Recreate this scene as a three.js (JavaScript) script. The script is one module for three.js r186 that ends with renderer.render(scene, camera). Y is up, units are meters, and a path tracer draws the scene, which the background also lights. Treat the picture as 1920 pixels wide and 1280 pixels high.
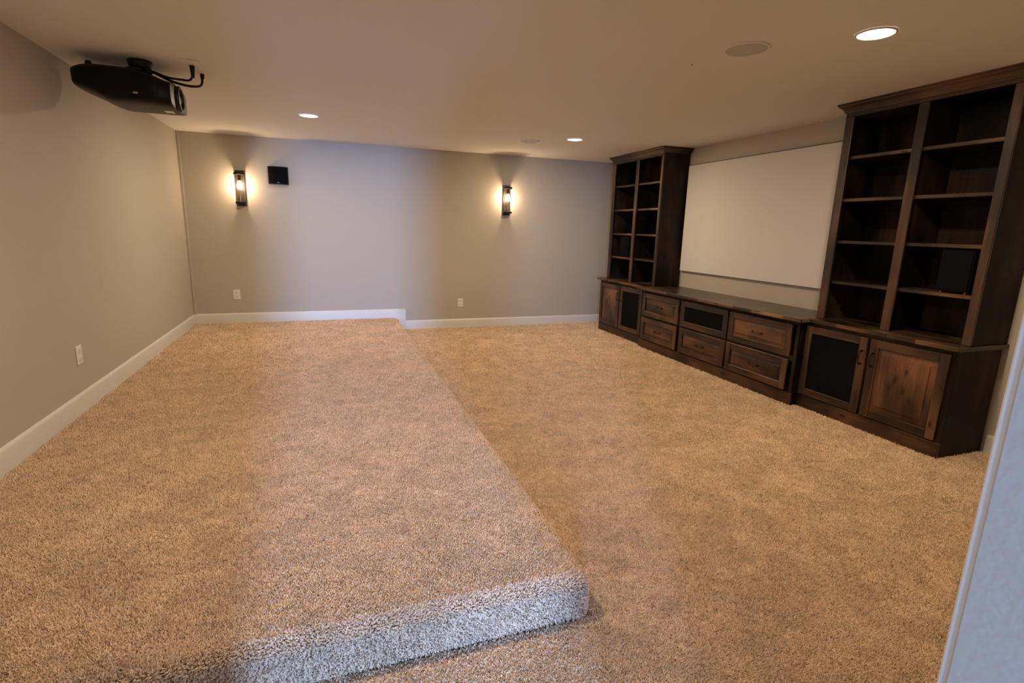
import * as THREE from 'three';
import { mergeGeometries, toCreasedNormals } from 'three/addons/utils/BufferGeometryUtils.js';
import { RectAreaLightUniformsLib } from 'three/addons/lights/RectAreaLightUniformsLib.js';

// ------------------------------------------------------------------ camera, light levels, exposure
RectAreaLightUniformsLib.init();
const scene = new THREE.Scene();
scene.background = new THREE.Color(0.02, 0.02, 0.025);
const camera = new THREE.PerspectiveCamera(2 * Math.atan(640 / 978.538) * 180 / Math.PI, 1.5, 0.05, 60);
camera.position.set(1.6197, 1.4693, 7.4958);
camera.rotation.order = 'YXZ';
camera.rotation.set(-0.2128, -0.3414, 0.0261);
scene.add(camera);
const renderer = new THREE.WebGLRenderer({ antialias: true });
renderer.toneMapping = THREE.LinearToneMapping;
renderer.toneMappingExposure = 1.0;
renderer.shadowMap.enabled = true;
const LAMP = { color: new THREE.Color(1, 0.77, 0.51), nits: 580 };          // ceiling downlights
const SCONCE = { color: new THREE.Color(1, 0.69, 0.44), candela: 0.75 };      // wall lanterns
const DAY = { color: new THREE.Color(0.265, 0.48, 1.0), nits: 325 };            // the window of the hall behind the camera
for (const [x, k] of [[1.79, 1], [-1.58, 0.4]]) {                                           // two tall windows at the far end of the room behind the doorway
  const l = new THREE.RectAreaLight(DAY.color, DAY.nits * k, 0.8, 1.6);
  l.name = 'window_daylight'; l.position.set(x, 1.3, 14.94);                  // shine along -z
  scene.add(l);
}

// ------------------------------------------------------------------ helpers
let seed = 7;
const rnd = () => { seed = (seed + 0x6d2b79f5) | 0; let t = Math.imul(seed ^ (seed >>> 15), 1 | seed); t = (t + Math.imul(t ^ (t >>> 7), 61 | t)) ^ t; return ((t ^ (t >>> 14)) >>> 0) / 4294967296; };
const rr = (a, b) => a + (b - a) * rnd();
function hash(x, y, s) { let h = Math.imul(x, 374761393) + Math.imul(y, 668265263) + Math.imul(s, 974634777); h = Math.imul(h ^ (h >>> 13), 1274126177); return ((h ^ (h >>> 16)) >>> 0) / 4294967296; }
function vnoise(x, y, s = 0, px = 0, py = 0) {                               // value noise, optionally periodic
  const xi = Math.floor(x), yi = Math.floor(y), fx = x - xi, fy = y - yi, u = fx * fx * (3 - 2 * fx), v = fy * fy * (3 - 2 * fy);
  const w = (a, p) => (p ? ((a % p) + p) % p : a), x0 = w(xi, px), x1 = w(xi + 1, px), y0 = w(yi, py), y1 = w(yi + 1, py);
  const a = hash(x0, y0, s), b = hash(x1, y0, s), c = hash(x0, y1, s), d = hash(x1, y1, s);
  return a + (b - a) * u + (c - a) * v + (a - b - c + d) * u * v;
}
const fbm = (x, y, s, px = 0, py = 0, n = 4) => { let r = 0, a = 0.5, f = 1; for (let i = 0; i < n; i++) { r += a * vnoise(x * f, y * f, s + i * 17, px * f, py * f); a *= 0.5; f *= 2; } return r / (1 - 0.5 ** n); };
const smooth = (a, b, x) => { const t = Math.min(1, Math.max(0, (x - a) / (b - a))); return t * t * (3 - 2 * t); };
function texture(w, h, fn, srgb, mx = 1, my = 1) {                            // fn(x, y) -> [r, g, b] 0..255; covers mx by my metres
  const d = new Uint8Array(w * h * 4);
  for (let y = 0; y < h; y++) for (let x = 0; x < w; x++) { const c = fn(x / w, y / h), i = (y * w + x) * 4; d[i] = c[0]; d[i + 1] = c[1]; d[i + 2] = c[2]; d[i + 3] = 255; }
  const t = new THREE.DataTexture(d, w, h);
  t.wrapS = t.wrapT = THREE.RepeatWrapping; t.magFilter = THREE.LinearFilter; t.minFilter = THREE.LinearMipmapLinearFilter; t.generateMipmaps = true;
  if (srgb) t.colorSpace = THREE.SRGBColorSpace;
  t.repeat.set(1 / mx, 1 / my); t.needsUpdate = true;
  return t;
}
const used = {};
function numbered(name) { const n = used[name] = (used[name] ?? -1) + 1; return n ? `${name}_${String(n).padStart(3, '0')}` : name; }
function mesh(name, geo, mat, parent) {
  const g = Array.isArray(geo) ? mergeGeometries(geo.map((q) => (q.index ? q.toNonIndexed() : q))) : geo;
  const m = new THREE.Mesh(g, mat); m.name = parent ? name : numbered(name); m.castShadow = m.receiveShadow = true;
  (parent || scene).add(m);
  return m;
}
function struct(name, geo, mat) { const m = mesh(name, geo, mat); m.userData.kind = 'structure'; return m; }
function thing(name, label, category, pos = [0, 0, 0], group) {
  const o = new THREE.Group(); o.name = numbered(name); o.position.set(...pos); scene.add(o);
  o.userData = { label, category }; if (group) o.userData.group = group;
  return o;
}
function copy(o, label, pos) { const c = o.clone(); c.name = numbered(o.name.replace(/_\d+$/, '')); c.userData = { ...o.userData, label }; c.position.set(...pos); scene.add(c); return c; }

// Chamfered box between two corners; uv in metres with u along the grain axis and an own offset.
function cbox(x0, x1, y0, y1, z0, z1, { b = 0.0025, grain = 'y', off = true } = {}) {
  const c = [(x0 + x1) / 2, (y0 + y1) / 2, (z0 + z1) / 2], H = [(x1 - x0) / 2, (y1 - y0) / 2, (z1 - z0) / 2];
  b = Math.min(b, H[0] * 0.8, H[1] * 0.8, H[2] * 0.8);
  const P = [], N = [], U = [], gi = 'xyz'.indexOf(grain), ou = off ? rr(0, 7) : 0, ov = off ? rr(0, 7) : 0;
  const tri = (pts) => {
    const [a, q, r] = pts, n = new THREE.Vector3().crossVectors(new THREE.Vector3().subVectors(q, a), new THREE.Vector3().subVectors(r, a)).normalize();
    const out = new THREE.Vector3().add(a).add(q).add(r);
    if (n.dot(out) < 0) { n.negate(); pts = [a, r, q]; }
    const ab = [Math.abs(n.x), Math.abs(n.y), Math.abs(n.z)], k = ab.indexOf(Math.max(...ab));
    const axes = [0, 1, 2].filter((i) => i !== k), ua = axes.includes(gi) ? gi : axes[0], va = axes.find((i) => i !== ua);
    for (const p of pts) { P.push(p.x + c[0], p.y + c[1], p.z + c[2]); N.push(n.x, n.y, n.z); const e = [p.x, p.y, p.z]; U.push(e[ua] + ou, e[va] + ov + k * 0.37); }
  };
  const V = (a) => new THREE.Vector3(...a), quad = (p, q, r, s) => { tri([V(p), V(q), V(r)]); tri([V(p), V(r), V(s)]); };
  const pt = (k, s, i, u, j, v, inset) => { const o = [0, 0, 0]; o[k] = s * H[k]; o[i] = u * (H[i] - inset); o[j] = v * (H[j] - inset); return o; };
  for (let k = 0; k < 3; k++) {
    const i = (k + 1) % 3, j = (k + 2) % 3;
    for (const s of [-1, 1]) {
      quad(pt(k, s, i, -1, j, -1, b), pt(k, s, i, 1, j, -1, b), pt(k, s, i, 1, j, 1, b), pt(k, s, i, -1, j, 1, b));
      for (const t of [-1, 1]) quad(pt(k, s, i, t, j, -1, b), pt(k, s, i, t, j, 1, b), pt(i, t, k, s, j, 1, b), pt(i, t, k, s, j, -1, b));   // edge between k and i
    }
  }
  for (const a of [-1, 1]) for (const e of [-1, 1]) for (const f of [-1, 1]) tri([V([a * H[0], e * (H[1] - b), f * (H[2] - b)]), V([a * (H[0] - b), e * H[1], f * (H[2] - b)]), V([a * (H[0] - b), e * (H[1] - b), f * H[2]])]);
  const g = new THREE.BufferGeometry();
  g.setAttribute('position', new THREE.Float32BufferAttribute(P, 3)); g.setAttribute('normal', new THREE.Float32BufferAttribute(N, 3)); g.setAttribute('uv', new THREE.Float32BufferAttribute(U, 2));
  return g;
}
// A profile (list of [out, y]) swept along a path of [x, z] corners with mitres; out is measured to the left of the travel direction.
function sweep(profile, path, closedEnds = true) {
  const P = [], idx = [], U = [], n = profile.length;
  const dir = path.slice(1).map((p, i) => { const dx = p[0] - path[i][0], dz = p[1] - path[i][1], l = Math.hypot(dx, dz); return [dx / l, dz / l]; });
  let run = 0;
  path.forEach((p, i) => {
    const d0 = dir[Math.max(0, i - 1)], d1 = dir[Math.min(dir.length - 1, i)];
    const n0 = [d0[1], -d0[0]], n1 = [d1[1], -d1[0]], k = 1 + n0[0] * n1[0] + n0[1] * n1[1], m = [(n0[0] + n1[0]) / k, (n0[1] + n1[1]) / k];
    if (i) run += Math.hypot(p[0] - path[i - 1][0], p[1] - path[i - 1][1]);
    let s = 0;
    profile.forEach(([o, y], j) => { if (j) s += Math.hypot(o - profile[j - 1][0], y - profile[j - 1][1]); P.push(p[0] + m[0] * o, y, p[1] + m[1] * o); U.push(run, s); });
  });
  for (let i = 0; i + 1 < path.length; i++) for (let j = 0; j < n; j++) { const a = i * n + j, b = i * n + (j + 1) % n, c = a + n, d = b + n; idx.push(a, b, c, b, d, c); }
  if (closedEnds) for (let j = 1; j + 1 < n; j++) { const e = (path.length - 1) * n; idx.push(0, j + 1, j, e, e + j, e + j + 1); }
  const g = new THREE.BufferGeometry();
  g.setAttribute('position', new THREE.Float32BufferAttribute(P, 3)); g.setAttribute('uv', new THREE.Float32BufferAttribute(U, 2)); g.setIndex(idx);
  g.computeVertexNormals();
  return toCreasedNormals(g, 0.5);
}
function tube(points, r, seg = 24, rad = 8) { return new THREE.TubeGeometry(new THREE.CatmullRomCurve3(points.map((p) => new THREE.Vector3(...p)), false, 'centripetal'), seg, r, rad); }
function disc(pts, seg = 40) { return new THREE.LatheGeometry(pts.map((p) => new THREE.Vector2(...p)), seg); }

// ------------------------------------------------------------------ materials
const S = (o) => new THREE.MeshStandardMaterial(o), rgb = (r, g, b) => new THREE.Color().setRGB(r, g, b);
const peel = texture(512, 512, (x, y) => { const v = 255 * (0.6 * fbm(x * 90, y * 90, 3, 90, 90, 3) + 0.4 * fbm(x * 30, y * 30, 9, 30, 30, 2)); return [v, v, v]; }, false, 0.6, 0.6);
const paint = S({ color: rgb(0.485, 0.452, 0.385), roughness: 0.75, bumpMap: peel, bumpScale: 0.0006 });
const ceilingPaint = S({ color: rgb(0.80, 0.785, 0.735), roughness: 0.9, bumpMap: peel, bumpScale: 0.0008 });
const trimPaint = S({ color: rgb(0.73, 0.715, 0.67), roughness: 0.4 });
const plasticWhite = S({ color: rgb(0.8, 0.79, 0.77), roughness: 0.35 });
const blackMetal = S({ color: rgb(0.012, 0.010, 0.009), roughness: 0.5, metalness: 0.4 });
const bronze = S({ color: rgb(0.03, 0.022, 0.016), roughness: 0.4, metalness: 0.8 });
const blackPlastic = new THREE.MeshPhysicalMaterial({ color: rgb(0.007, 0.007, 0.008), roughness: 0.4, specularIntensity: 0.5 });
const clothBump = texture(256, 256, (x, y) => { const v = 127 + 120 * Math.sin(x * 2 * Math.PI * 64) * Math.sin(y * 2 * Math.PI * 64); return [v, v, v]; }, false, 0.1, 0.1);
const blackCloth = new THREE.MeshPhysicalMaterial({ color: rgb(0.005, 0.005, 0.006), roughness: 0.95, specularIntensity: 0.15, bumpMap: clothBump, bumpScale: 0.0004 });
const chrome = S({ color: rgb(0.7, 0.7, 0.72), roughness: 0.15, metalness: 1 });
const screenWhite = S({ color: rgb(0.70, 0.69, 0.68), roughness: 0.85 });

// Stained knotty alder: streaks along u, warped round knots, uneven stain. 2.4 m along the grain by 1.2 m.
const knots = []; for (let i = 0; i < 28; i++) knots.push([hash(i, 1, 5), hash(i, 2, 5), 0.009 + 0.014 * hash(i, 3, 5)]);
function woodAt(x, y) {
  let warp = 0, dark = 0, halo = 0;
  for (const [kx, ky, r] of knots) {
    let dx = x - kx, dy = y - ky; dx -= Math.round(dx); dy -= Math.round(dy); dx *= 2.4; dy *= 1.2;
    const e = Math.hypot(dx * 0.45, dy) / r;
    if (e < 9) { warp += (dy > 0 ? 1 : -1) * r * 1.4 * Math.exp(-e * 0.42); dark += Math.exp(-((e / 0.75) ** 2)); halo += Math.exp(-((e / 2.2) ** 2)) * (0.6 + 0.4 * Math.sin(e * 9)); }
  }
  const v = y * 1.2 + warp + 0.006 * (fbm(x * 5, y * 6, 11, 5, 6, 2) - 0.5) * 4;
  const broad = fbm(x * 4, v * 12, 21, 4, 0, 3), fine = vnoise(x * 14, v * 260, 31, 14), pore = vnoise(x * 60, v * 620, 41, 60), ring = 0.5 + 0.5 * Math.sin(v * 120 + 14 * broad);
  const stain = fbm(x * 6, y * 5, 51, 6, 5, 3);
  let l = 0.42 + 0.42 * (broad - 0.5) + 0.13 * (fine - 0.5) + 0.05 * (ring - 0.5) - 0.08 * (pore > 0.82 ? 1 : 0) + 0.95 * (stain - 0.5);
  l = Math.max(0.05, l) * (1 - 0.35 * Math.min(1, halo)) * (1 - 0.8 * Math.min(1, dark));
  return [Math.min(255, 255 * Math.min(1, l * 0.98)), Math.min(255, 255 * Math.min(1, l * 0.94 * (0.92 + 0.12 * stain))), Math.min(255, 255 * Math.min(1, l * 0.9))];
}
const woodMap = texture(2048, 1024, woodAt, true, 2.4, 1.2);
const woodBump = texture(1024, 1024, (x, y) => { const v = 255 * (0.6 * vnoise(x * 12, y * 340, 31, 12, 340) + 0.4 * vnoise(x * 60, y * 700, 33, 60, 700)); return [v, v, v]; }, false, 1.2, 0.6);
const wood = (r, g, b, rough = 0.42) => new THREE.MeshPhysicalMaterial({ color: rgb(r, g, b), map: woodMap, bumpMap: woodBump, bumpScale: 0.00035, roughness: rough, clearcoat: 0.25, clearcoatRoughness: 0.35 });
const woodFront = [wood(0.37, 0.175, 0.075), wood(0.33, 0.15, 0.062), wood(0.40, 0.195, 0.088)];
const woodPanel = [wood(0.54, 0.25, 0.11), wood(0.48, 0.21, 0.09)];
const woodEdge = [wood(0.52, 0.26, 0.105), wood(0.40, 0.20, 0.085), wood(0.64, 0.34, 0.15), wood(0.48, 0.21, 0.08)];
const woodSide = new THREE.MeshPhysicalMaterial({ color: rgb(0.112, 0.064, 0.037), map: woodMap, bumpMap: woodBump, bumpScale: 0.0003, roughness: 0.55, specularIntensity: 0.5 });   // plain dark stained panels, outside and inside alike
const woodTop = wood(0.33, 0.225, 0.145, 0.3);
const woodFrame = wood(0.30, 0.145, 0.065);

// ------------------------------------------------------------------ the setting
const H = 2.5, W = 5.97, RX = 2.5415, RZ = 5.945, RH = 0.171, BB = 0.137, PILE = 0.013, NEAR = 7.15, DL = 1.395, DR = 2.347, END = 15;
const plain = { b: 0.0005, off: false };
struct('wall_left', cbox(-0.15, 0, -0.1, H, -0.15, NEAR + 0.13, { ...plain, grain: 'z' }), paint);
struct('wall_back', cbox(0, W, -0.1, H, -0.15, 0, { ...plain, grain: 'x' }), paint);
struct('wall_right', cbox(W, W + 0.15, -0.1, H, -0.15, NEAR + 0.13, { ...plain, grain: 'z' }), paint);
struct('ceiling', cbox(-3.65, W + 0.15, H, H + 0.12, -0.15, END + 0.15, { ...plain, grain: 'z' }), ceilingPaint);
struct('wall_front', [cbox(DR + 0.018, W, -0.1, H, NEAR, NEAR + 0.13, { ...plain, grain: 'x' }), cbox(0, DL - 0.018, -0.1, H, NEAR, NEAR + 0.13, { ...plain, grain: 'x' }), cbox(DL - 0.018, DR + 0.018, 2.12, H, NEAR, NEAR + 0.13, { ...plain, grain: 'x' })], paint);
struct('wall_hall_right', cbox(4.4, 4.55, -0.1, H, NEAR + 0.13, END, { ...plain, grain: 'z' }), paint);
struct('wall_hall_left', cbox(-3.65, -3.5, -0.1, H, NEAR + 0.13, END, { ...plain, grain: 'z' }), paint);
struct('wall_hall_front', cbox(-3.5, -0.15, -0.1, H, NEAR, NEAR + 0.13, { ...plain, grain: 'x' }), paint);
struct('wall_hall_end', [[-3.5, -1.98, 0, H], [-1.18, 1.39, 0, H], [2.19, 4.4, 0, H], [-1.98, -1.18, 0, 0.5], [1.39, 2.19, 0, 0.5], [-1.98, -1.18, 2.1, H], [1.39, 2.19, 2.1, H]].map(([a, b, c, d]) => cbox(a, b, c || -0.1, d, END, END + 0.15, plain)), paint);
const pane = new THREE.MeshStandardMaterial({ color: rgb(0.3, 0.33, 0.4), roughness: 0.2, emissive: DAY.color, emissiveIntensity: 3 });
for (const [i, x] of [[1, 1.79], [2, -1.58]]) {                               // windows of the room behind the camera
  const w = struct(`window_${i}`, [cbox(x - 0.4, x - 0.36, 0.5, 2.1, END, END + 0.08), cbox(x + 0.36, x + 0.4, 0.5, 2.1, END, END + 0.08), cbox(x - 0.36, x + 0.36, 2.06, 2.1, END, END + 0.08), cbox(x - 0.36, x + 0.36, 0.5, 0.54, END, END + 0.08)], trimPaint);
  mesh('window_pane', cbox(x - 0.36, x + 0.36, 0.54, 2.06, END + 0.03, END + 0.05), pane, w);
}
// doorway the camera looks through: lining boards and a moulded casing on the room side
{
  const prof = (s) => [[0, 0], [0, 0.008], [0.003, 0.011], [0.008, 0.010], [0.012, 0.008], [0.05, 0.012], [0.06, 0.012], [0.063, 0]].map(([a, q]) => [a * s, q]);
  const post = (x, s) => { const sh = new THREE.Shape(prof(s).map(([a, q]) => new THREE.Vector2(x + a, q))); const g = new THREE.ExtrudeGeometry(sh, { depth: 2.17, bevelEnabled: false }); g.rotateX(-Math.PI / 2); g.translate(0, 0, NEAR); return g; };
  mesh('door_casing', post(DR + 0.004, 1), trimPaint, struct('trim_1', cbox(DR, DR + 0.018, -PILE, 2.12, NEAR, NEAR + 0.13, { b: 0.003 }), paint));
  mesh('door_casing', post(DL - 0.004, -1), trimPaint, struct('trim_2', cbox(DL - 0.018, DL, -PILE, 2.12, NEAR, NEAR + 0.13, { b: 0.003 }), paint));
  struct('trim_3', [cbox(DL, DR, 2.1, 2.12, NEAR, NEAR + 0.13, { b: 0.002, grain: 'x' }), cbox(DL, DR, 2.105, 2.17, NEAR - 0.012, NEAR, { b: 0.004, grain: 'x' })], trimPaint);
}
struct('trim_4', cbox(0.001, 0.03, RH + BB - PILE, H - 0.001, 0.0005, 0.012, { b: 0.005 }), paint);            // painted strip up the far left corner
// baseboards
{
  const d = PILE, prof = (y) => [[0, y], [0.015, y], [0.015, y + BB + d - 0.022], [0.013, y + BB + d - 0.012], [0.007, y + BB + d - 0.004], [0.004, y + BB + d], [0, y + BB + d]];
  struct('baseboard_left', sweep(prof(RH - PILE), [[0, 0.015], [0, NEAR]]), trimPaint);
  struct('baseboard_back', [sweep(prof(RH - PILE), [[RX + 0.02, 0], [0, 0]]), cbox(RX + 0.005, 2.65, -PILE, RH + BB - 0.003, 0, 0.0145, { b: 0.002 }), sweep(prof(-PILE), [[W, 0], [2.65, 0]])], trimPaint);
  struct('baseboard_right', [sweep(prof(-PILE), [[W, 0.5], [W, 0.015]]), sweep(prof(-PILE), [[W, NEAR], [W, 5.345]])], trimPaint);
}

// ------------------------------------------------------------------ carpet
const carpetMap = texture(1024, 1024, (x, y) => {
  const m = fbm(x * 8, y * 8, 61, 8, 8, 3), f = vnoise(x * 330, y * 330, 71, 330, 330), g = vnoise(x * 170, y * 170, 73, 170, 170);
  const l = 0.62 + 0.28 * (m - 0.5) + 0.55 * (f - 0.5) + 0.25 * (g - 0.5);
  return [232 * l, 186 * l, 140 * l].map((v) => Math.max(0, Math.min(255, v)));
}, true, 1.6, 1.6);
const carpetBump = texture(1024, 1024, (x, y) => { const v = 255 * (0.7 * vnoise(x * 300, y * 300, 71, 300, 300) + 0.3 * vnoise(x * 120, y * 120, 75, 120, 120)); return [v, v, v]; }, false, 1.6, 1.6);
const carpet = S({ color: rgb(0.95, 0.95, 0.95), map: carpetMap, bumpMap: carpetBump, bumpScale: 0.006, roughness: 1 });
const yarn = S({ color: rgb(1, 1, 1), roughness: 1 });
const floor = struct('floor', cbox(-3.65, W + 0.15, -0.15, -PILE + 0.002, -0.15, END + 0.15, { ...plain, grain: 'x' }), carpet);

const riser = thing('carpeted_platform', 'low carpeted seating platform along the left wall with a rounded front edge', 'platform');
const RB = RX - 0.012, ZB = RZ - 0.012, HB = RH - 0.012;                      // the backing under the pile
{
  const ring = (i) => { const r = 0.05 - i * 0.5, p = [[0.004, 0.004], [RB - i, 0.004]]; for (let k = 0; k <= 8; k++) { const a = (k / 8) * Math.PI / 2; p.push([RB - i - r + r * Math.cos(a), ZB - i - r + r * Math.sin(a)]); } p.push([0.004, ZB - i]); return p; };
  const prof = [[0, -PILE + 0.001], [0, HB - 0.038]]; for (let k = 1; k <= 6; k++) { const a = (k / 6) * Math.PI / 2; prof.push([0.038 * (1 - Math.cos(a)), HB - 0.038 + 0.038 * Math.sin(a)]); }
  const P = [], U = [], idx = []; let n = 0;
  prof.forEach(([i, y]) => { const q = ring(i); n = q.length; q.forEach(([x, z]) => { P.push(x, y, z); U.push(x + y * 0.7, z + y); }); });
  for (let k = 0; k + 1 < prof.length; k++) for (let j = 0; j < n; j++) { const a = k * n + j, b = k * n + (j + 1) % n; idx.push(a, a + n, b, b, a + n, b + n); }
  const top = (prof.length - 1) * n; for (let j = 1; j + 1 < n; j++) idx.push(top, top + j + 1, top + j);
  const g = new THREE.BufferGeometry(); g.setAttribute('position', new THREE.Float32BufferAttribute(P, 3)); g.setAttribute('uv', new THREE.Float32BufferAttribute(U, 2)); g.setIndex(idx); g.computeVertexNormals();
  mesh('carpet_face', toCreasedNormals(g, 0.6), carpet, riser);
}
// pile: tufts of three yarn ends, one instance each, lying over in patches as feet and a vacuum left it
function tuftGeometry(s) {
  const gs = [];
  for (let k = 0; k < 3; k++) {
    const a = hash(k, s, 3) * 6.28, lean = 0.3 + 0.5 * hash(k, s, 4), h = 0.0105 + 0.0045 * hash(k, s, 6), r = 0.00175, P = [], idx = [];
    const bx = Math.cos(a) * 0.0016, bz = Math.sin(a) * 0.0016;
    for (let l = 0; l < 3; l++) { const t = l / 2, q = r * (1 - 0.35 * t * t); for (let e = 0; e < 4; e++) { const w = e * Math.PI / 2 + t * 1.2; P.push(bx + Math.cos(a) * lean * h * t * t + Math.cos(w) * q, h * t, bz + Math.sin(a) * lean * h * t * t + Math.sin(w) * q); } }
    P.push(bx + Math.cos(a) * lean * h, h * 1.1, bz + Math.sin(a) * lean * h);
    for (let l = 0; l < 2; l++) for (let e = 0; e < 4; e++) { const i = l * 4 + e, j = l * 4 + (e + 1) % 4; idx.push(i, i + 4, j, j, i + 4, j + 4); }
    for (let e = 0; e < 4; e++) idx.push(8 + e, 12, 8 + (e + 1) % 4);
    const g = new THREE.BufferGeometry(); g.setAttribute('position', new THREE.Float32BufferAttribute(P, 3)); g.setIndex(idx); g.computeVertexNormals(); gs.push(g);
  }
  return mergeGeometries(gs);
}
function grow(name, spots, parent, s) {
  const im = new THREE.InstancedMesh(tuftGeometry(s), yarn, spots.length), m = new THREE.Matrix4(), q = new THREE.Quaternion(), q2 = new THREE.Quaternion(), up = new THREE.Vector3(0, 1, 0), c = new THREE.Color(), sc = new THREE.Vector3(), pos = new THREE.Vector3();
  spots.forEach(([x, y, z, nx, ny, nz, k], i) => {
    const u = x + 0.8 * y, v = z - 0.6 * y, dir = 6.28 * 1.8 * fbm(u * 3.2, v * 4, 81, 0, 0, 3), lay = 0.15 + 0.45 * smooth(0.36, 0.64, fbm(u * 6.5, v * 6.5, 83, 0, 0, 3));
    const j = ny > 0.8 ? 0.25 : 0.13, n = new THREE.Vector3(nx + (ny > 0.8 ? Math.cos(dir) * lay : 0) + rr(-j, j), ny + rr(-0.1, 0.1), nz + (ny > 0.8 ? Math.sin(dir) * lay : 0) + rr(-j, j)).normalize();
    q.setFromUnitVectors(up, n).multiply(q2.setFromAxisAngle(up, rr(0, 6.28)));
    const e = k * rr(0.8, 1.2); m.compose(pos.set(x, y, z), q, sc.set(e * 1.1, e, e * 1.1)); im.setMatrixAt(i, m);
    const t = rnd(), f = rr(0.82, 1.16), p = 0.6 * (smooth(0.36, 0.64, fbm(u * 8, v * 10, 85, 0, 0, 4)) - 0.5) + 1.1 * (fbm(u * 22, v * 26, 87, 0, 0, 2) - 0.5);
    if (t < 0.07) c.setRGB(0.47, 0.31, 0.19); else if (t < 0.2) c.setRGB(0.90, 0.72, 0.53); else c.setRGB(0.79 * f, 0.60 * f, 0.42 * f);
    im.setColorAt(i, c.multiplyScalar(1.03 + 0.17 * p));
  });
  im.name = name; im.castShadow = im.receiveShadow = true; im.userData.kind = 'stuff'; parent.add(im);
}
{
  const frustum = (x, y, z) => { const v = new THREE.Vector3(x, y, z).applyMatrix4(camera.matrixWorldInverse); const k = v.z < -0.3 ? 978.5 / -v.z : 0; return k && Math.abs(v.x * k) < 1150 && Math.abs(v.y * k) < 840; };
  camera.updateMatrixWorld(true); camera.matrixWorldInverse.copy(camera.matrixWorld).invert();
  const lower = [], upper = [], tread = (x, z) => 0.0055 + 0.0045 * smooth(0.5, 5.5, Math.hypot(x - 1.62, z - 7.5) - 1.5);
  const fill = (out, x0, x1, z0, z1, y, skip) => {
    for (let z = z0; z < z1;) {
      const dz = tread(1.62, z) * 1.0; let zz = z;
      for (let x = x0; x < x1;) {
        const d = tread(x, zz), px = x + rr(-0.45, 0.45) * d, pz = zz + rr(-0.5, 0.5) * d;
        if (px > x0 && px < x1 && pz > z0 && pz < z1 && !skip(px, pz) && frustum(px, y, pz)) out.push([px, y, pz, 0, 1, 0, d / 0.0055 * 0.92]);
        x += d;
      }
      z += dz;
    }
  };
  const cab = (x, z) => (x > 5.415 && z > 1.73 && z < 4.175) || (x > 5.485 && z > 0.525 && z < 5.33);
  const outside = (x, z) => z > NEAR - 0.02;
  fill(lower, 0.02, W - 0.016, 0.016, NEAR - 0.02, -PILE + 0.001, (x, z) => cab(x, z) || outside(x, z) || (x < RX - 0.004 && z < RZ - 0.004));
  const cr = (x, z) => { const r = 0.05, dx = x - (RB - r), dz = z - (ZB - r); return dx > 0 && dz > 0 && dx * dx + dz * dz > (r - 0.034) ** 2; };
  fill(upper, 0.02, RB - 0.036, 0.02, ZB - 0.036, HB - 0.001, (x, z) => cr(x, z));
  // the two faces, the rounded edge and the rounded corner: rows up the profile, along the outline
  const sides = []; const rows = []; for (let y = 0.001; y < HB - 0.038; y += 0.0047) rows.push([0, y, 0]); for (let k = 0; k <= 14; k++) { const a = k / 14 * Math.PI / 2; rows.push([0.038 * (1 - Math.cos(a)), HB - 0.038 + 0.038 * Math.sin(a), a]); }
  for (const [i, y, a] of rows) {
    const ca = Math.cos(a), sa = Math.sin(a), r = 0.05 - i * 0.5, put = (x, z, nx, nz) => { if (frustum(x, y, z)) sides.push([x, y, z, nx * ca, sa, nz * ca, 0.66]); };
    for (let z = 0.02; z < ZB - i - r; z += tread(RX, z)) { const zz = z + rr(-0.003, 0.003); put(RB - i, zz, 1, 0); }
    for (let k = 0; k <= 12; k++) { const b = k / 12 * Math.PI / 2; put(RB - i - r + r * Math.cos(b), ZB - i - r + r * Math.sin(b), Math.cos(b), Math.sin(b)); }
    for (let x = 0.6; x < RB - i - r; x += 0.0047) put(x + rr(-0.003, 0.003), ZB - i, 0, 1);
  }
  console.log('tufts', lower.length, upper.length, sides.length);
  grow('carpet_pile', lower, floor, 1);
  grow('carpet_pile', upper, riser, 2);
  grow('edge_pile', sides, riser, 3);
}

// ------------------------------------------------------------------ cabinets
const knotAt = knots.map((k) => [k, knots.filter((q) => Math.abs(q[0] - k[0]) * 2.4 < 0.2 && Math.abs(q[1] - k[1]) * 1.2 < 0.22).length + k[2] * 20]).sort((a, b) => b[1] - a[1])[0][0];   // where two knots lie together
const pick = (a) => a[Math.floor(rnd() * a.length)];
function raised(x, y0, y1, z0, z1, slope, up, grain, o = rr(0, 5), o2 = rr(0, 5)) {                        // bevelled field panel facing -x; x is the plane of its outer edge
  const P = [[x, y0, z0], [x, y1, z0], [x, y1, z1], [x, y0, z1]], Q = [[x - up * 0.45, y0 + slope, z0 + slope], [x - up * 0.45, y1 - slope, z0 + slope], [x - up * 0.45, y1 - slope, z1 - slope], [x - up * 0.45, y0 + slope, z1 - slope]];
  const T = Q.map(([a, b, c], i) => [x - up, b + (i === 0 || i === 3 ? 0.004 : -0.004), c + (i < 2 ? 0.004 : -0.004)]);
  const V = [], U = [];
  const quad = (a, b, c, d) => [a, b, c, a, c, d].forEach((p) => { V.push(...p); U.push(...(grain === 'y' ? [p[1] + o, p[2] + o2] : [p[2] + o, p[1] + o2])); });
  for (let i = 0; i < 4; i++) { const j = (i + 1) % 4; quad(P[j], P[i], Q[i], Q[j]); quad(Q[j], Q[i], T[i], T[j]); }
  quad(T[3], T[2], T[1], T[0]);
  const g = new THREE.BufferGeometry(); g.setAttribute('position', new THREE.Float32BufferAttribute(V, 3)); g.setAttribute('uv', new THREE.Float32BufferAttribute(U, 2)); g.computeVertexNormals();
  return g;
}
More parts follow.
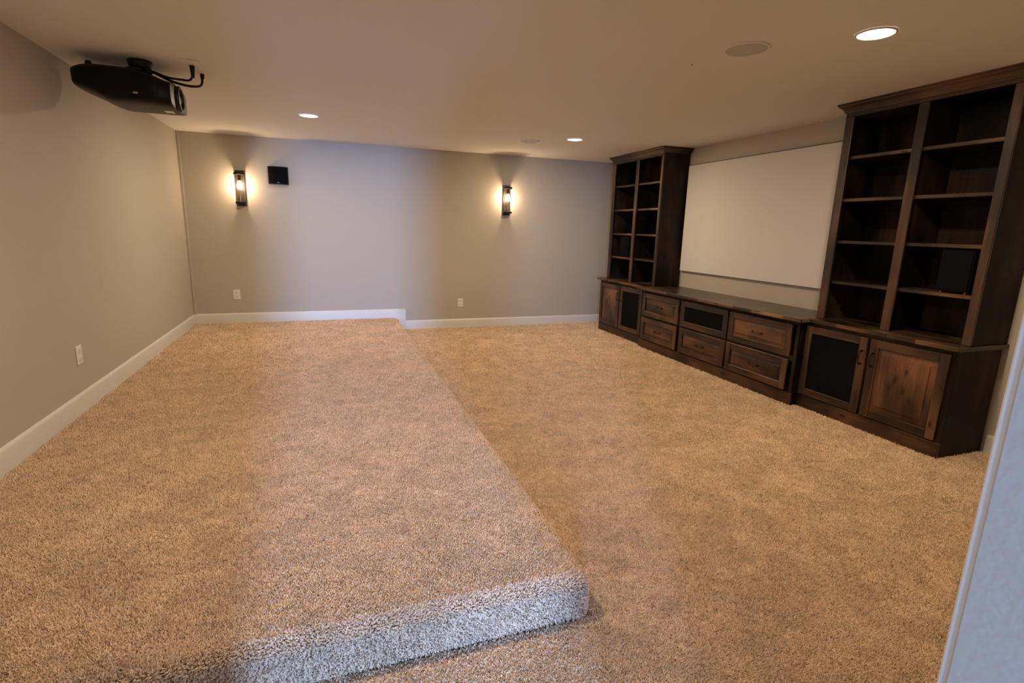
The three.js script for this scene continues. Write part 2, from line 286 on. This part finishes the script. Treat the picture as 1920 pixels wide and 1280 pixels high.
function pull(x, y, z, len, vertical) {                                       // arched bar pull with two feet
  const f = (t, o) => (vertical ? [x - o, y + t, z] : [x - o, y, z + t]);
  const g = [tube([f(-len / 2, 0), f(-len / 2, 0.018), f(-len / 4, 0.026), f(0, 0.028), f(len / 4, 0.026), f(len / 2, 0.018), f(len / 2, 0)], 0.0045, 28, 8)];
  for (const t of [-len / 2, len / 2]) { const k = new THREE.CylinderGeometry(0.009, 0.011, 0.006, 14); k.rotateZ(Math.PI / 2); const q = f(t, 0.003); k.translate(...q); g.push(k); }
  return g;
}
// one front: frame of two stiles and two rails, with a raised panel or speaker cloth inside; x is its front plane
function front(cab, kind, x, y0, y1, z0, z1, fill, handle) {
  const s = 0.062, t = 0.02, m = pick(woodFront), gr = fill === 'door_panel' ? 'y' : 'z';
  const d = mesh(kind, [cbox(x, x + t, y0, y1, z0, z0 + s, { b: 0.003, grain: 'y' }), cbox(x, x + t, y0, y1, z1 - s, z1, { b: 0.003, grain: 'y' }), cbox(x, x + t, y0, y0 + s, z0 + s, z1 - s, { b: 0.003, grain: 'z' }), cbox(x, x + t, y1 - s, y1, z0 + s, z1 - s, { b: 0.003, grain: 'z' })], m, cab);
  if (fill === 'speaker_cloth') mesh('speaker_cloth', cbox(x + 0.008, x + 0.016, y0 + s - 0.004, y1 - s + 0.004, z0 + s - 0.004, z1 - s + 0.004, { b: 0.001 }), blackCloth, d).userData.label = 'black speaker cloth';
  else mesh(fill, raised(x + 0.014, y0 + s - 0.002, y1 - s + 0.002, z0 + s - 0.002, z1 - s + 0.002, fill === 'door_panel' ? 0.045 : 0.03, 0.012, gr, ...(fill === 'door_panel' ? [knotAt[0] * 2.4 - (y0 + y1) / 2 - 0.04, knotAt[1] * 1.2 - (z0 + z1) / 2 + 0.05] : [])), pick(woodPanel), d);
  if (handle) mesh('handle', pull(x, handle[0], handle[1], handle[2], handle[3]), bronze, d);
  return d;
}
function carcass(cab, fx, z0, z1, top, splits, mid) {
  mesh('side_panel', cbox(fx + 0.02, W - 0.02, 0, top, z0, z0 + 0.018), woodSide, cab);
  mesh('side_panel', cbox(fx + 0.02, W - 0.02, 0, top, z1 - 0.018, z1), woodSide, cab);
  mesh('back_panel', cbox(W - 0.02, W - 0.014, 0.1, top, z0 + 0.018, z1 - 0.018), woodSide, cab);
  mesh('bottom_panel', cbox(fx + 0.03, W - 0.02, 0.1, 0.118, z0 + 0.018, z1 - 0.018, { grain: 'z' }), woodSide, cab);
  const f = [cbox(fx, fx + 0.02, 0.115, top, z0, z0 + 0.035), cbox(fx, fx + 0.02, 0.115, top, z1 - 0.035, z1), cbox(fx, fx + 0.02, top - 0.035, top, z0 + 0.035, z1 - 0.035, { grain: 'z' })];
  for (const z of splits) f.push(cbox(fx, fx + 0.02, 0.115, top - 0.035, z - 0.03, z + 0.03));
  if (mid) { const e = [z0 + 0.035, ...splits.flatMap((z) => [z - 0.03, z + 0.03]), z1 - 0.035]; for (let i = 0; i < e.length; i += 2) f.push(cbox(fx, fx + 0.02, mid - 0.025, mid + 0.025, e[i], e[i + 1], { grain: 'z' })); }
  mesh('face_frame', f, woodSide, cab);
  mesh('plinth', cbox(fx - 0.001, fx + 0.019, 0, 0.115, z0, z1, { grain: 'z' }), woodFrame, cab);
}
const CT = 0.756, FX = 5.49, FC = 5.42;
const left = thing('base_cabinet', 'small dark wood base cabinet nearest the back wall, below the far bookcase', 'cabinet');
carcass(left, FX, 0.53, 1.735, CT, [1.113]);
front(left, 'door', FX - 0.021, 0.125, 0.727, 0.56, 1.098, 'door_panel', [0.57, 1.068, 0.1, true]);
front(left, 'door', FX - 0.021, 0.125, 0.727, 1.128, 1.668, 'speaker_cloth', [0.57, 1.16, 0.1, true]);
const mid = thing('base_cabinet', 'long dark wood base cabinet with five drawers and a cloth flap below the projection screen', 'cabinet');
carcass(mid, FC, 1.74, 4.165, CT, [2.553, 3.33], 0.42);
const cols = [[1.80, 2.528], [2.578, 3.317], [3.343, 4.103]];
cols.forEach(([a, b], i) => {
  const c = (a + b) / 2;
  front(mid, i === 1 ? 'flap_door' : 'drawer', FC - 0.021, 0.432, 0.722, a, b, i === 1 ? 'speaker_cloth' : 'drawer_panel', i === 1 ? null : [0.575, c, 0.11, false]);
  front(mid, 'drawer', FC - 0.021, 0.128, 0.408, a, b, 'drawer_panel', [0.268, c, 0.11, false]);
});
const right = thing('base_cabinet', 'dark wood base cabinet under the near bookcase, with one cloth door and one knotty door', 'cabinet');
carcass(right, FX, 4.17, 5.327, CT, [4.745]);
front(right, 'door', FX - 0.021, 0.125, 0.727, 4.185, 4.732, 'speaker_cloth', [0.57, 4.70, 0.1, true]);
front(right, 'door', FX - 0.021, 0.125, 0.727, 4.758, 5.300, 'door_panel', [0.57, 4.79, 0.1, true]);

// worktop over all three, with a pieced front edge
{
  const t = thing('countertop', 'long dark wood countertop over the base cabinets, stepping forward in the middle', 'countertop');
  const sections = [[5.46, 0.46, 1.69], [5.355, 1.69, 4.215], [5.46, 4.215, 5.35]];
  for (const [x, z0, z1] of sections) {
    mesh('top_board', cbox(x + 0.02, W, CT, 0.786, z0, z1, { b: 0.002, grain: 'z' }), woodTop, t);
    let z = z0; while (z < z1 - 0.01) { let e = Math.min(z1, z + rr(0.18, 0.5)); if (z1 - e < 0.1) e = z1; mesh('edge_strip', cbox(x, x + 0.02, CT, 0.786, z, e, { b: 0.0035, grain: 'z' }), pick(woodEdge), t); z = e; }
  }
}
// open shelf towers
function tower(label, z0, z1, a0, m0, m1, a1) {
  const t = thing('bookcase', label, 'bookcase'), x = 5.58, y0 = 0.787, yo = 2.40, yt = 2.43;
  mesh('side_panel', cbox(x + 0.018, W - 0.001, y0, yt, z0, z0 + 0.02), woodSide, t);
  mesh('side_panel', cbox(x + 0.018, W - 0.001, y0, yt, z1 - 0.02, z1), woodSide, t);
  mesh('back_panel', cbox(W - 0.012, W - 0.003, y0, yt, z0 + 0.02, z1 - 0.02), woodSide, t);
  mesh('divider', cbox(x + 0.018, W - 0.012, y0, yt, (m0 + m1) / 2 - 0.012, (m0 + m1) / 2 + 0.012), woodSide, t);
  mesh('side_lining', cbox(x + 0.018, W - 0.012, y0, yt, z0 + 0.02, z0 + 0.026), woodSide, t);
  mesh('side_lining', cbox(x + 0.018, W - 0.012, y0, yt, z1 - 0.026, z1 - 0.02), woodSide, t);
  mesh('top_panel', cbox(x + 0.018, W - 0.012, yt - 0.02, yt, z0 + 0.026, z1 - 0.026, { grain: 'z' }), woodSide, t);
  for (const [a, b] of [[z0, a0], [m0, m1], [a1, z1]]) mesh('stile', cbox(x, x + 0.019, y0, b - a > 0 ? yo : yo, a, b, { b: 0.003 }), pick(woodFront), t);
  mesh('top_rail', cbox(x, x + 0.019, yo, yt + 0.03, z0, z1, { b: 0.002, grain: 'z' }), woodFrame, t);
  const half = (m0 + m1) / 2;
  for (const [a, b] of [[z0 + 0.026, half - 0.012], [half + 0.012, z1 - 0.026]]) for (const y of [1.102, 1.432, 1.763, 2.091]) {
    const sh = mesh('shelf', cbox(x + 0.045, W - 0.012, y - 0.012, y + 0.012, a, b, { b: 0.002, grain: 'z' }), woodSide, t);
    mesh('shelf_edge', cbox(x + 0.022, x + 0.045, y - 0.014, y + 0.012, a, b, { b: 0.003, grain: 'z' }), pick(woodFront), sh);
  }
  const prof = [[0, 2.428], [0.006, 2.428], [0.008, 2.436], [0.012, 2.44], [0.016, 2.452], [0.026, 2.466], [0.038, 2.474], [0.042, 2.478], [0.044, 2.486], [0.05, 2.488], [0.05, 2.4985], [0, 2.4985]];
  mesh('crown_molding', sweep(prof, [[W - 0.001, z1], [x, z1], [x, z0], [W - 0.001, z0]]), woodFrame, t);
  return t;
}
tower('tall dark wood open bookcase left of the projection screen, near the back wall', 0.5285, 1.744, 0.60, 1.132, 1.195, 1.70);
tower('tall dark wood open bookcase right of the projection screen, closest to the camera', 4.168, 5.336, 4.24, 4.727, 4.797, 5.281);
// speakers on the shelves
{
  const o = thing('bookshelf_speaker', 'black box speaker on the second lowest shelf of the bookcase near the camera', 'speaker', [5.62, 1.114, 5.13], 'black speakers in the bookcases');
  mesh('cabinet', cbox(0.012, 0.25, 0.012, 0.295, -0.1, 0.1, { b: 0.004 }), blackPlastic, o);
  mesh('grille', cbox(0, 0.012, 0.02, 0.29, -0.096, 0.096, { b: 0.004 }), blackCloth, o);
  for (const [x, z] of [[0.03, -0.075], [0.03, 0.075], [0.23, -0.075], [0.23, 0.075]]) { const g = new THREE.CylinderGeometry(0.012, 0.009, 0.012, 16); g.translate(x, 0.006, z); mesh('foot', g, chrome, o); }
  copy(o, 'black box speaker on the second lowest shelf of the bookcase near the back wall', [5.62, 1.114, 0.87]);
}
// projection screen
{
  const o = thing('projection_screen', 'large white fixed projection screen between the two bookcases', 'projection screen', [W, 0, 0]);
  mesh('frame', cbox(-0.03, -0.001, 0.993, 2.296, 1.777, 4.135, { b: 0.002 }), blackCloth, o);
  mesh('screen_panel', cbox(-0.036, -0.03, 0.995, 2.29, 1.779, 4.133, { b: 0.003 }), screenWhite, o);
}

// ------------------------------------------------------------------ ceiling fittings
const lens = S({ color: rgb(0.9, 0.9, 0.88), roughness: 0.5, emissive: rgb(1, 0.9, 0.78), emissiveIntensity: 4 });
{
  const o = thing('recessed_light', 'lit round recessed ceiling light closest to the camera, above the near bookcase', 'ceiling light', [4.341, H, 5.31], 'recessed ceiling lights');
  mesh('trim_ring', disc([[0.084, -0.001], [0.084, -0.006], [0.087, -0.009], [0.092, -0.007], [0.095, -0.001]]), trimPaint, o);
  mesh('lamp_lens', disc([[0.0001, -0.006], [0.07, -0.007], [0.084, -0.005], [0.084, -0.001], [0.0001, -0.001]].reverse()), lens, o);
  const l = new THREE.RectAreaLight(LAMP.color, LAMP.nits * 0.75, 0.15, 0.15); l.name = 'downlight'; l.rotation.x = -Math.PI / 2; l.position.y = -0.011; o.add(l);
  copy(o, 'lit round recessed ceiling light above the back of the carpeted platform', [1.516, H, 1.69]);
  copy(o, 'lit round recessed ceiling light farthest right along the back wall, beside the small ceiling speaker', [4.396, H, 1.676]);
  copy(o, 'lit round recessed ceiling light above the middle of the carpeted platform, beside the projector', [1.516, H, 5.31]);
}
{
  const grille = S({ color: rgb(0.62, 0.6, 0.57), roughness: 0.8, bumpMap: clothBump, bumpScale: 0.0006 });
  const o = thing('ceiling_speaker', 'round flat white ceiling speaker grille beside the nearest recessed light', 'ceiling speaker', [3.925, H, 4.86], 'round in-ceiling speakers');
  mesh('rim', disc([[0.112, -0.001], [0.112, -0.005], [0.116, -0.008], [0.122, -0.006], [0.124, -0.001]], 56), plasticWhite, o);
  mesh('grille', disc([[0.0001, -0.007], [0.112, -0.005], [0.112, -0.001], [0.0001, -0.001]].reverse(), 56), grille, o);
  copy(o, 'round flat white ceiling speaker grille near the back wall', [3.972, H, 1.30]);
}
{ const g = new THREE.SphereGeometry(0.005, 12, 8, 0, 6.2832, Math.PI / 2, Math.PI / 2); const m = mesh('ceiling_screw', g, bronze); m.position.set(3.831, H, 4.502); m.userData = { label: 'tiny dark screw head in the open ceiling left of the near ceiling speaker', category: 'screw' }; }

// projector
{
  const o = thing('projector', 'large black home projector hanging upside down from the ceiling by the left wall', 'projector', [0.14, 0, 3.0]);
  const L = 0.55, n = 22, m = 36, P = [], idx = [], U = [];
  for (let i = 0; i <= n; i++) {
    const u = i / n, rear = smooth(0, 0.42, u), hw = 0.165 + 0.085 * Math.sqrt(Math.min(1, u / 0.3 + 0.02)) - 0.03 * smooth(0.8, 1, u);
    const yb = 2.285 - 0.075 * rear, yt = 2.425 + 0.01 * smooth(0, 0.2, u) - 0.06 * smooth(0.62, 1, u), c = (yb + yt) / 2, hh = (yt - yb) / 2 * (0.78 + 0.22 * Math.sqrt(Math.min(1, u / 0.1 + 0.05)));
    const bulge = u;
    for (let j = 0; j < m; j++) {
      const a = j / m * 2 * Math.PI, ca = Math.cos(a), sa = Math.sin(a), e = 2 / 4.2, px = Math.sign(ca) * Math.abs(ca) ** e, py = Math.sign(sa) * Math.abs(sa) ** e;
      P.push(bulge * L, c + py * hh, px * hw); U.push(u, j / m);
    }
  }
  for (let i = 0; i < n; i++) for (let j = 0; j < m; j++) { const a = i * m + j, b = i * m + (j + 1) % m; idx.push(a, a + m, b, b, a + m, b + m); }
  for (const [k, s] of [[0, 1], [n, -1]]) { const c = P.length / 3; P.push(k / n * L + (s < 0 ? 0.012 : -0.012), k ? 2.285 : 2.335, 0); U.push(k / n, 0.5); for (let j = 0; j < m; j++) idx.push(c, ...(s > 0 ? [k * m + j, k * m + (j + 1) % m] : [k * m + (j + 1) % m, k * m + j])); }
  const g = new THREE.BufferGeometry(); g.setAttribute('position', new THREE.Float32BufferAttribute(P, 3)); g.setAttribute('uv', new THREE.Float32BufferAttribute(U, 2)); g.setIndex(idx); g.computeVertexNormals();
  const shell = new THREE.MeshPhysicalMaterial({ color: rgb(0.006, 0.0055, 0.0055), roughness: 0.4, specularIntensity: 0.3 });
  mesh('body', toCreasedNormals(g, 0.7), shell, o);
  const ring = disc([[0.066, 0], [0.066, 0.02], [0.072, 0.026], [0.08, 0.024], [0.084, 0.012], [0.084, -0.02]], 44); ring.rotateZ(-Math.PI / 2); ring.translate(L, 2.29, 0.03);
  mesh('lens_ring', ring, S({ color: rgb(0.010, 0.010, 0.011), roughness: 0.35 }), o);
  const glass = new THREE.SphereGeometry(0.09, 32, 10, 0, 6.2832, 0, 0.8); glass.scale(1, 0.5, 1); glass.translate(0, -0.035, 0); glass.rotateZ(-Math.PI / 2); glass.translate(L, 2.29, 0.03);
  mesh('lens', glass, new THREE.MeshPhysicalMaterial({ color: rgb(0.01, 0.011, 0.014), roughness: 0.05, clearcoat: 1 }), o);
  for (const [x, z] of [[0.09, 0.14], [0.42, 0.15], [0.09, -0.14], [0.42, -0.15]]) { const f = new THREE.CylinderGeometry(0.016, 0.02, 0.022, 16); f.translate(x, x > 0.3 ? 2.425 : 2.442, z); mesh('foot', f, blackPlastic, o); }
  mesh('side_vent', [0, 1, 2, 3, 4, 5].map((k) => cbox(0.38 + k * 0.018, 0.39 + k * 0.018, 2.25, 2.33, 0.222, 0.243, { b: 0.001 })), blackPlastic, o);
  mesh('sticker', cbox(0.455, 0.51, 2.2085, 2.2105, -0.06, 0.02, { b: 0.0005 }), plasticWhite, o);
  mesh('badge', cbox(0.345, 0.372, 2.262, 2.272, 0.243, 0.2515, { b: 0.001 }), chrome, o);
  const d = disc([[0.0001, -0.001], [0.07, -0.001], [0.072, -0.012], [0.066, -0.04], [0.05, -0.055], [0.04, -0.07], [0.0001, -0.07]].reverse(), 32); d.translate(0.36, H, 0.08);
  mesh('ceiling_mount', d, blackMetal, o);
  mesh('mount_arm', [cbox(0.07, 0.42, 2.43, 2.442, 0.04, 0.065), cbox(0.07, 0.42, 2.43, 2.442, 0.1, 0.125), cbox(0.3, 0.38, 2.425, 2.44, -0.1, 0.16)], blackMetal, o);
}
{
  const o = thing('ceiling_outlet', 'white ceiling power outlet plate beside the projector with black plugs', 'outlet', [0.815, H, 3.06]);
  mesh('plate', cbox(-0.05, 0.06, -0.006, -0.0005, -0.16, 0.2, { b: 0.002 }), ceilingPaint, o);
  const a = thing('power_cable', 'black power cable from the projector mount to a bulky plug in the ceiling outlet', 'cable');
  const plug = new THREE.CylinderGeometry(0.017, 0.010, 0.075, 16); plug.translate(0.815, H - 0.045, 3.13);
  mesh('plug', plug, blackPlastic, a);
  mesh('cord', tube([[0.50, 2.455, 3.1], [0.58, 2.435, 3.1], [0.66, 2.41, 3.1], [0.73, 2.405, 3.1], [0.79, 2.405, 3.11], [0.815, 2.43, 3.13]], 0.0075, 30), blackPlastic, a);
  const b = thing('signal_cable', 'thick black video cable sagging from the projector mount into the ceiling outlet', 'cable');
  mesh('cord', tube([[0.50, 2.46, 3.07], [0.57, 2.44, 3.06], [0.65, 2.405, 3.05], [0.72, 2.388, 3.04], [0.79, 2.385, 3.02], [0.83, 2.41, 2.96], [0.835, 2.465, 2.92]], 0.0085, 34), blackPlastic, b);
  const c = new THREE.CylinderGeometry(0.015, 0.012, 0.03, 14); c.translate(0.835, 2.479, 2.92); mesh('plug', c, blackPlastic, b);
}

// ------------------------------------------------------------------ wall fittings
{
  const glass = new THREE.MeshPhysicalMaterial({ color: rgb(1, 0.99, 0.97), roughness: 0, transmission: 1, thickness: 0, ior: 1.45 });
  const bulb = S({ color: rgb(1, 0.9, 0.75), emissive: rgb(1, 0.72, 0.42), emissiveIntensity: 12 });
  const o = thing('wall_sconce', 'lit black wall lantern with a clear glass cylinder, beside the black wall speaker', 'wall sconce', [0.648, 1.87, 0], 'black wall lanterns on the back wall');
  mesh('backplate', cbox(-0.056, 0.056, -0.21, 0.215, 0.001, 0.016, { b: 0.003 }), S({ color: rgb(0.06, 0.05, 0.042), roughness: 0.3, metalness: 0.6 }), o);
  for (const y of [-0.172, 0.172]) {
    const g = disc([[0.0001, -0.013], [0.058, -0.013], [0.062, -0.010], [0.062, 0.010], [0.058, 0.013], [0.0001, 0.013]], 36); g.translate(0, y, 0.078);
    mesh('cap', [g, cbox(-0.02, 0.02, y - 0.012, y + 0.012, 0.014, 0.05)], blackMetal, o);
  }
  const t = new THREE.CylinderGeometry(0.052, 0.052, 0.318, 96, 1, true); { const p = t.attributes.position; for (let i = 0; i < p.count; i++) { const a = Math.atan2(p.getZ(i), p.getX(i)), f = 1 + 0.02 * Math.cos(a * 16); p.setX(i, p.getX(i) * f); p.setZ(i, p.getZ(i) * f); } t.computeVertexNormals(); } t.translate(0, 0, 0.078); mesh('glass_cylinder', t, glass, o);
  const so = new THREE.CylinderGeometry(0.016, 0.018, 0.07, 20); so.translate(0, 0.125, 0.078); mesh('socket', so, bronze, o);
  const bu = disc([[0.0001, -0.058], [0.012, -0.055], [0.024, -0.04], [0.030, -0.018], [0.028, 0.004], [0.019, 0.03], [0.013, 0.05], [0.0001, 0.052]], 28); bu.translate(0, 0.04, 0.078); mesh('bulb', bu, bulb, o);
  const rod = new THREE.CylinderGeometry(0.004, 0.004, 0.142, 12); rod.translate(0, -0.088, 0.085); mesh('rod', rod, chrome, o);
  const l = new THREE.PointLight(SCONCE.color, SCONCE.candela, 0, 2); l.name = 'bulb_glow'; l.position.set(0, 0.033, 0.078); l.castShadow = true; l.shadow.radius = 1.3; o.add(l);
  copy(o, 'lit black wall lantern with clear glass, right of the middle of the back wall', [4.135, 1.868, 0]);
}
{ // surround speaker: wedge with two slanted faces and a narrow front
  const o = thing('wall_speaker', 'black wedge-shaped surround speaker on the back wall beside the left lantern', 'speaker', [1.09, 2.045, 0.001]);
  const half = 0.112, bow = [[-half, 0], [half, 0], [half, 0.07]]; for (let i = 1; i < 12; i++) { const t = 1 - i / 6; bow.push([t * half, 0.07 + 0.034 * (1 - t * t)]); } bow.push([-half, 0.07]);
  const g = new THREE.ExtrudeGeometry(new THREE.Shape(bow.map((p) => new THREE.Vector2(...p))), { depth: 0.205, bevelEnabled: true, bevelSize: 0.004, bevelThickness: 0.004, bevelSegments: 2 }); g.rotateX(-Math.PI / 2); g.scale(1, 1, -1); g.translate(0, -0.1025, 0.005);
  for (let i = 0, p = g.index ? g.index.array : null, q = g.attributes.position.array, w = g.attributes.normal.array, v = g.attributes.uv.array; !p && i < q.length / 9; i++) for (let k = 0; k < 3; k++) { [q, w].forEach((r) => { const e = r[i * 9 + 3 + k]; r[i * 9 + 3 + k] = r[i * 9 + 6 + k]; r[i * 9 + 6 + k] = e; }); if (k < 2) { const e = v[i * 6 + 2 + k]; v[i * 6 + 2 + k] = v[i * 6 + 4 + k]; v[i * 6 + 4 + k] = e; } }
  mesh('cabinet', g, blackPlastic, o);
  const gf = new THREE.PlaneGeometry(2 * half - 0.012, 0.196, 16, 1), gp = gf.attributes.position; for (let i = 0; i < gp.count; i++) { const t = gp.getX(i) / half; gp.setZ(i, 0.0818 + 0.034 * (1 - t * t) + 0.0015); } gf.computeVertexNormals();
  mesh('grille', gf, blackCloth, o);
  mesh('badge', cbox(-0.012, 0.012, -0.09, -0.085, 0.115, 0.1195, { b: 0.0005 }), chrome, o);
}
{ // duplex receptacles in wall plates
  const dark = S({ color: rgb(0.03, 0.03, 0.03), roughness: 0.6 });
  const o = thing('wall_outlet', 'white duplex wall outlet on the back wall just above the platform', 'outlet', [0.50, 0.549, 0], 'white duplex outlets');
  mesh('plate', cbox(-0.041, 0.041, -0.063, 0.063, 0.0005, 0.007, { b: 0.003 }), plasticWhite, o);
  for (const y of [-0.028, 0.028]) {
    const g = new THREE.CylinderGeometry(0.019, 0.019, 0.006, 24); g.rotateX(Math.PI / 2); g.translate(0, y, 0.007);
    const r = mesh('receptacle', g, plasticWhite, o);
    mesh('slot', [cbox(-0.009, -0.006, y - 0.003, y + 0.009, 0.0095, 0.0105, { b: 0.0003 }), cbox(0.006, 0.009, y - 0.003, y + 0.009, 0.0095, 0.0105, { b: 0.0003 }), cbox(-0.003, 0.003, y - 0.012, y - 0.006, 0.0095, 0.0105, { b: 0.0003 })], dark, r);
  }
  copy(o, 'white duplex wall outlet on the back wall below the lantern near the bookcase', [3.456, 0.38, 0]);
  const c = copy(o, 'white wall outlet on the left wall above the platform baseboard', [0, 0.558, 3.288]); c.rotation.y = Math.PI / 2;
}
// scraps on the carpet
{
  const paper = S({ color: rgb(0.85, 0.84, 0.82), roughness: 0.8 });
  const a = mesh('paper_scrap', cbox(-0.018, 0.018, 0, 0.003, -0.004, 0.004, { b: 0.001 }), paper); a.position.set(0.09, RH + 0.003, 3.23); a.rotation.y = 0.5; a.userData = { label: 'thin white scrap of paper on the platform carpet near the left wall', category: 'scrap' };
  const b = mesh('paper_scrap', cbox(-0.006, 0.006, 0, 0.004, -0.003, 0.003, { b: 0.001 }), paper); b.position.set(1.548, RH + 0.003, 4.813); b.rotation.y = 0.7; b.userData = { label: 'tiny white scrap in the middle of the platform carpet', category: 'scrap' };
}

renderer.render(scene, camera);
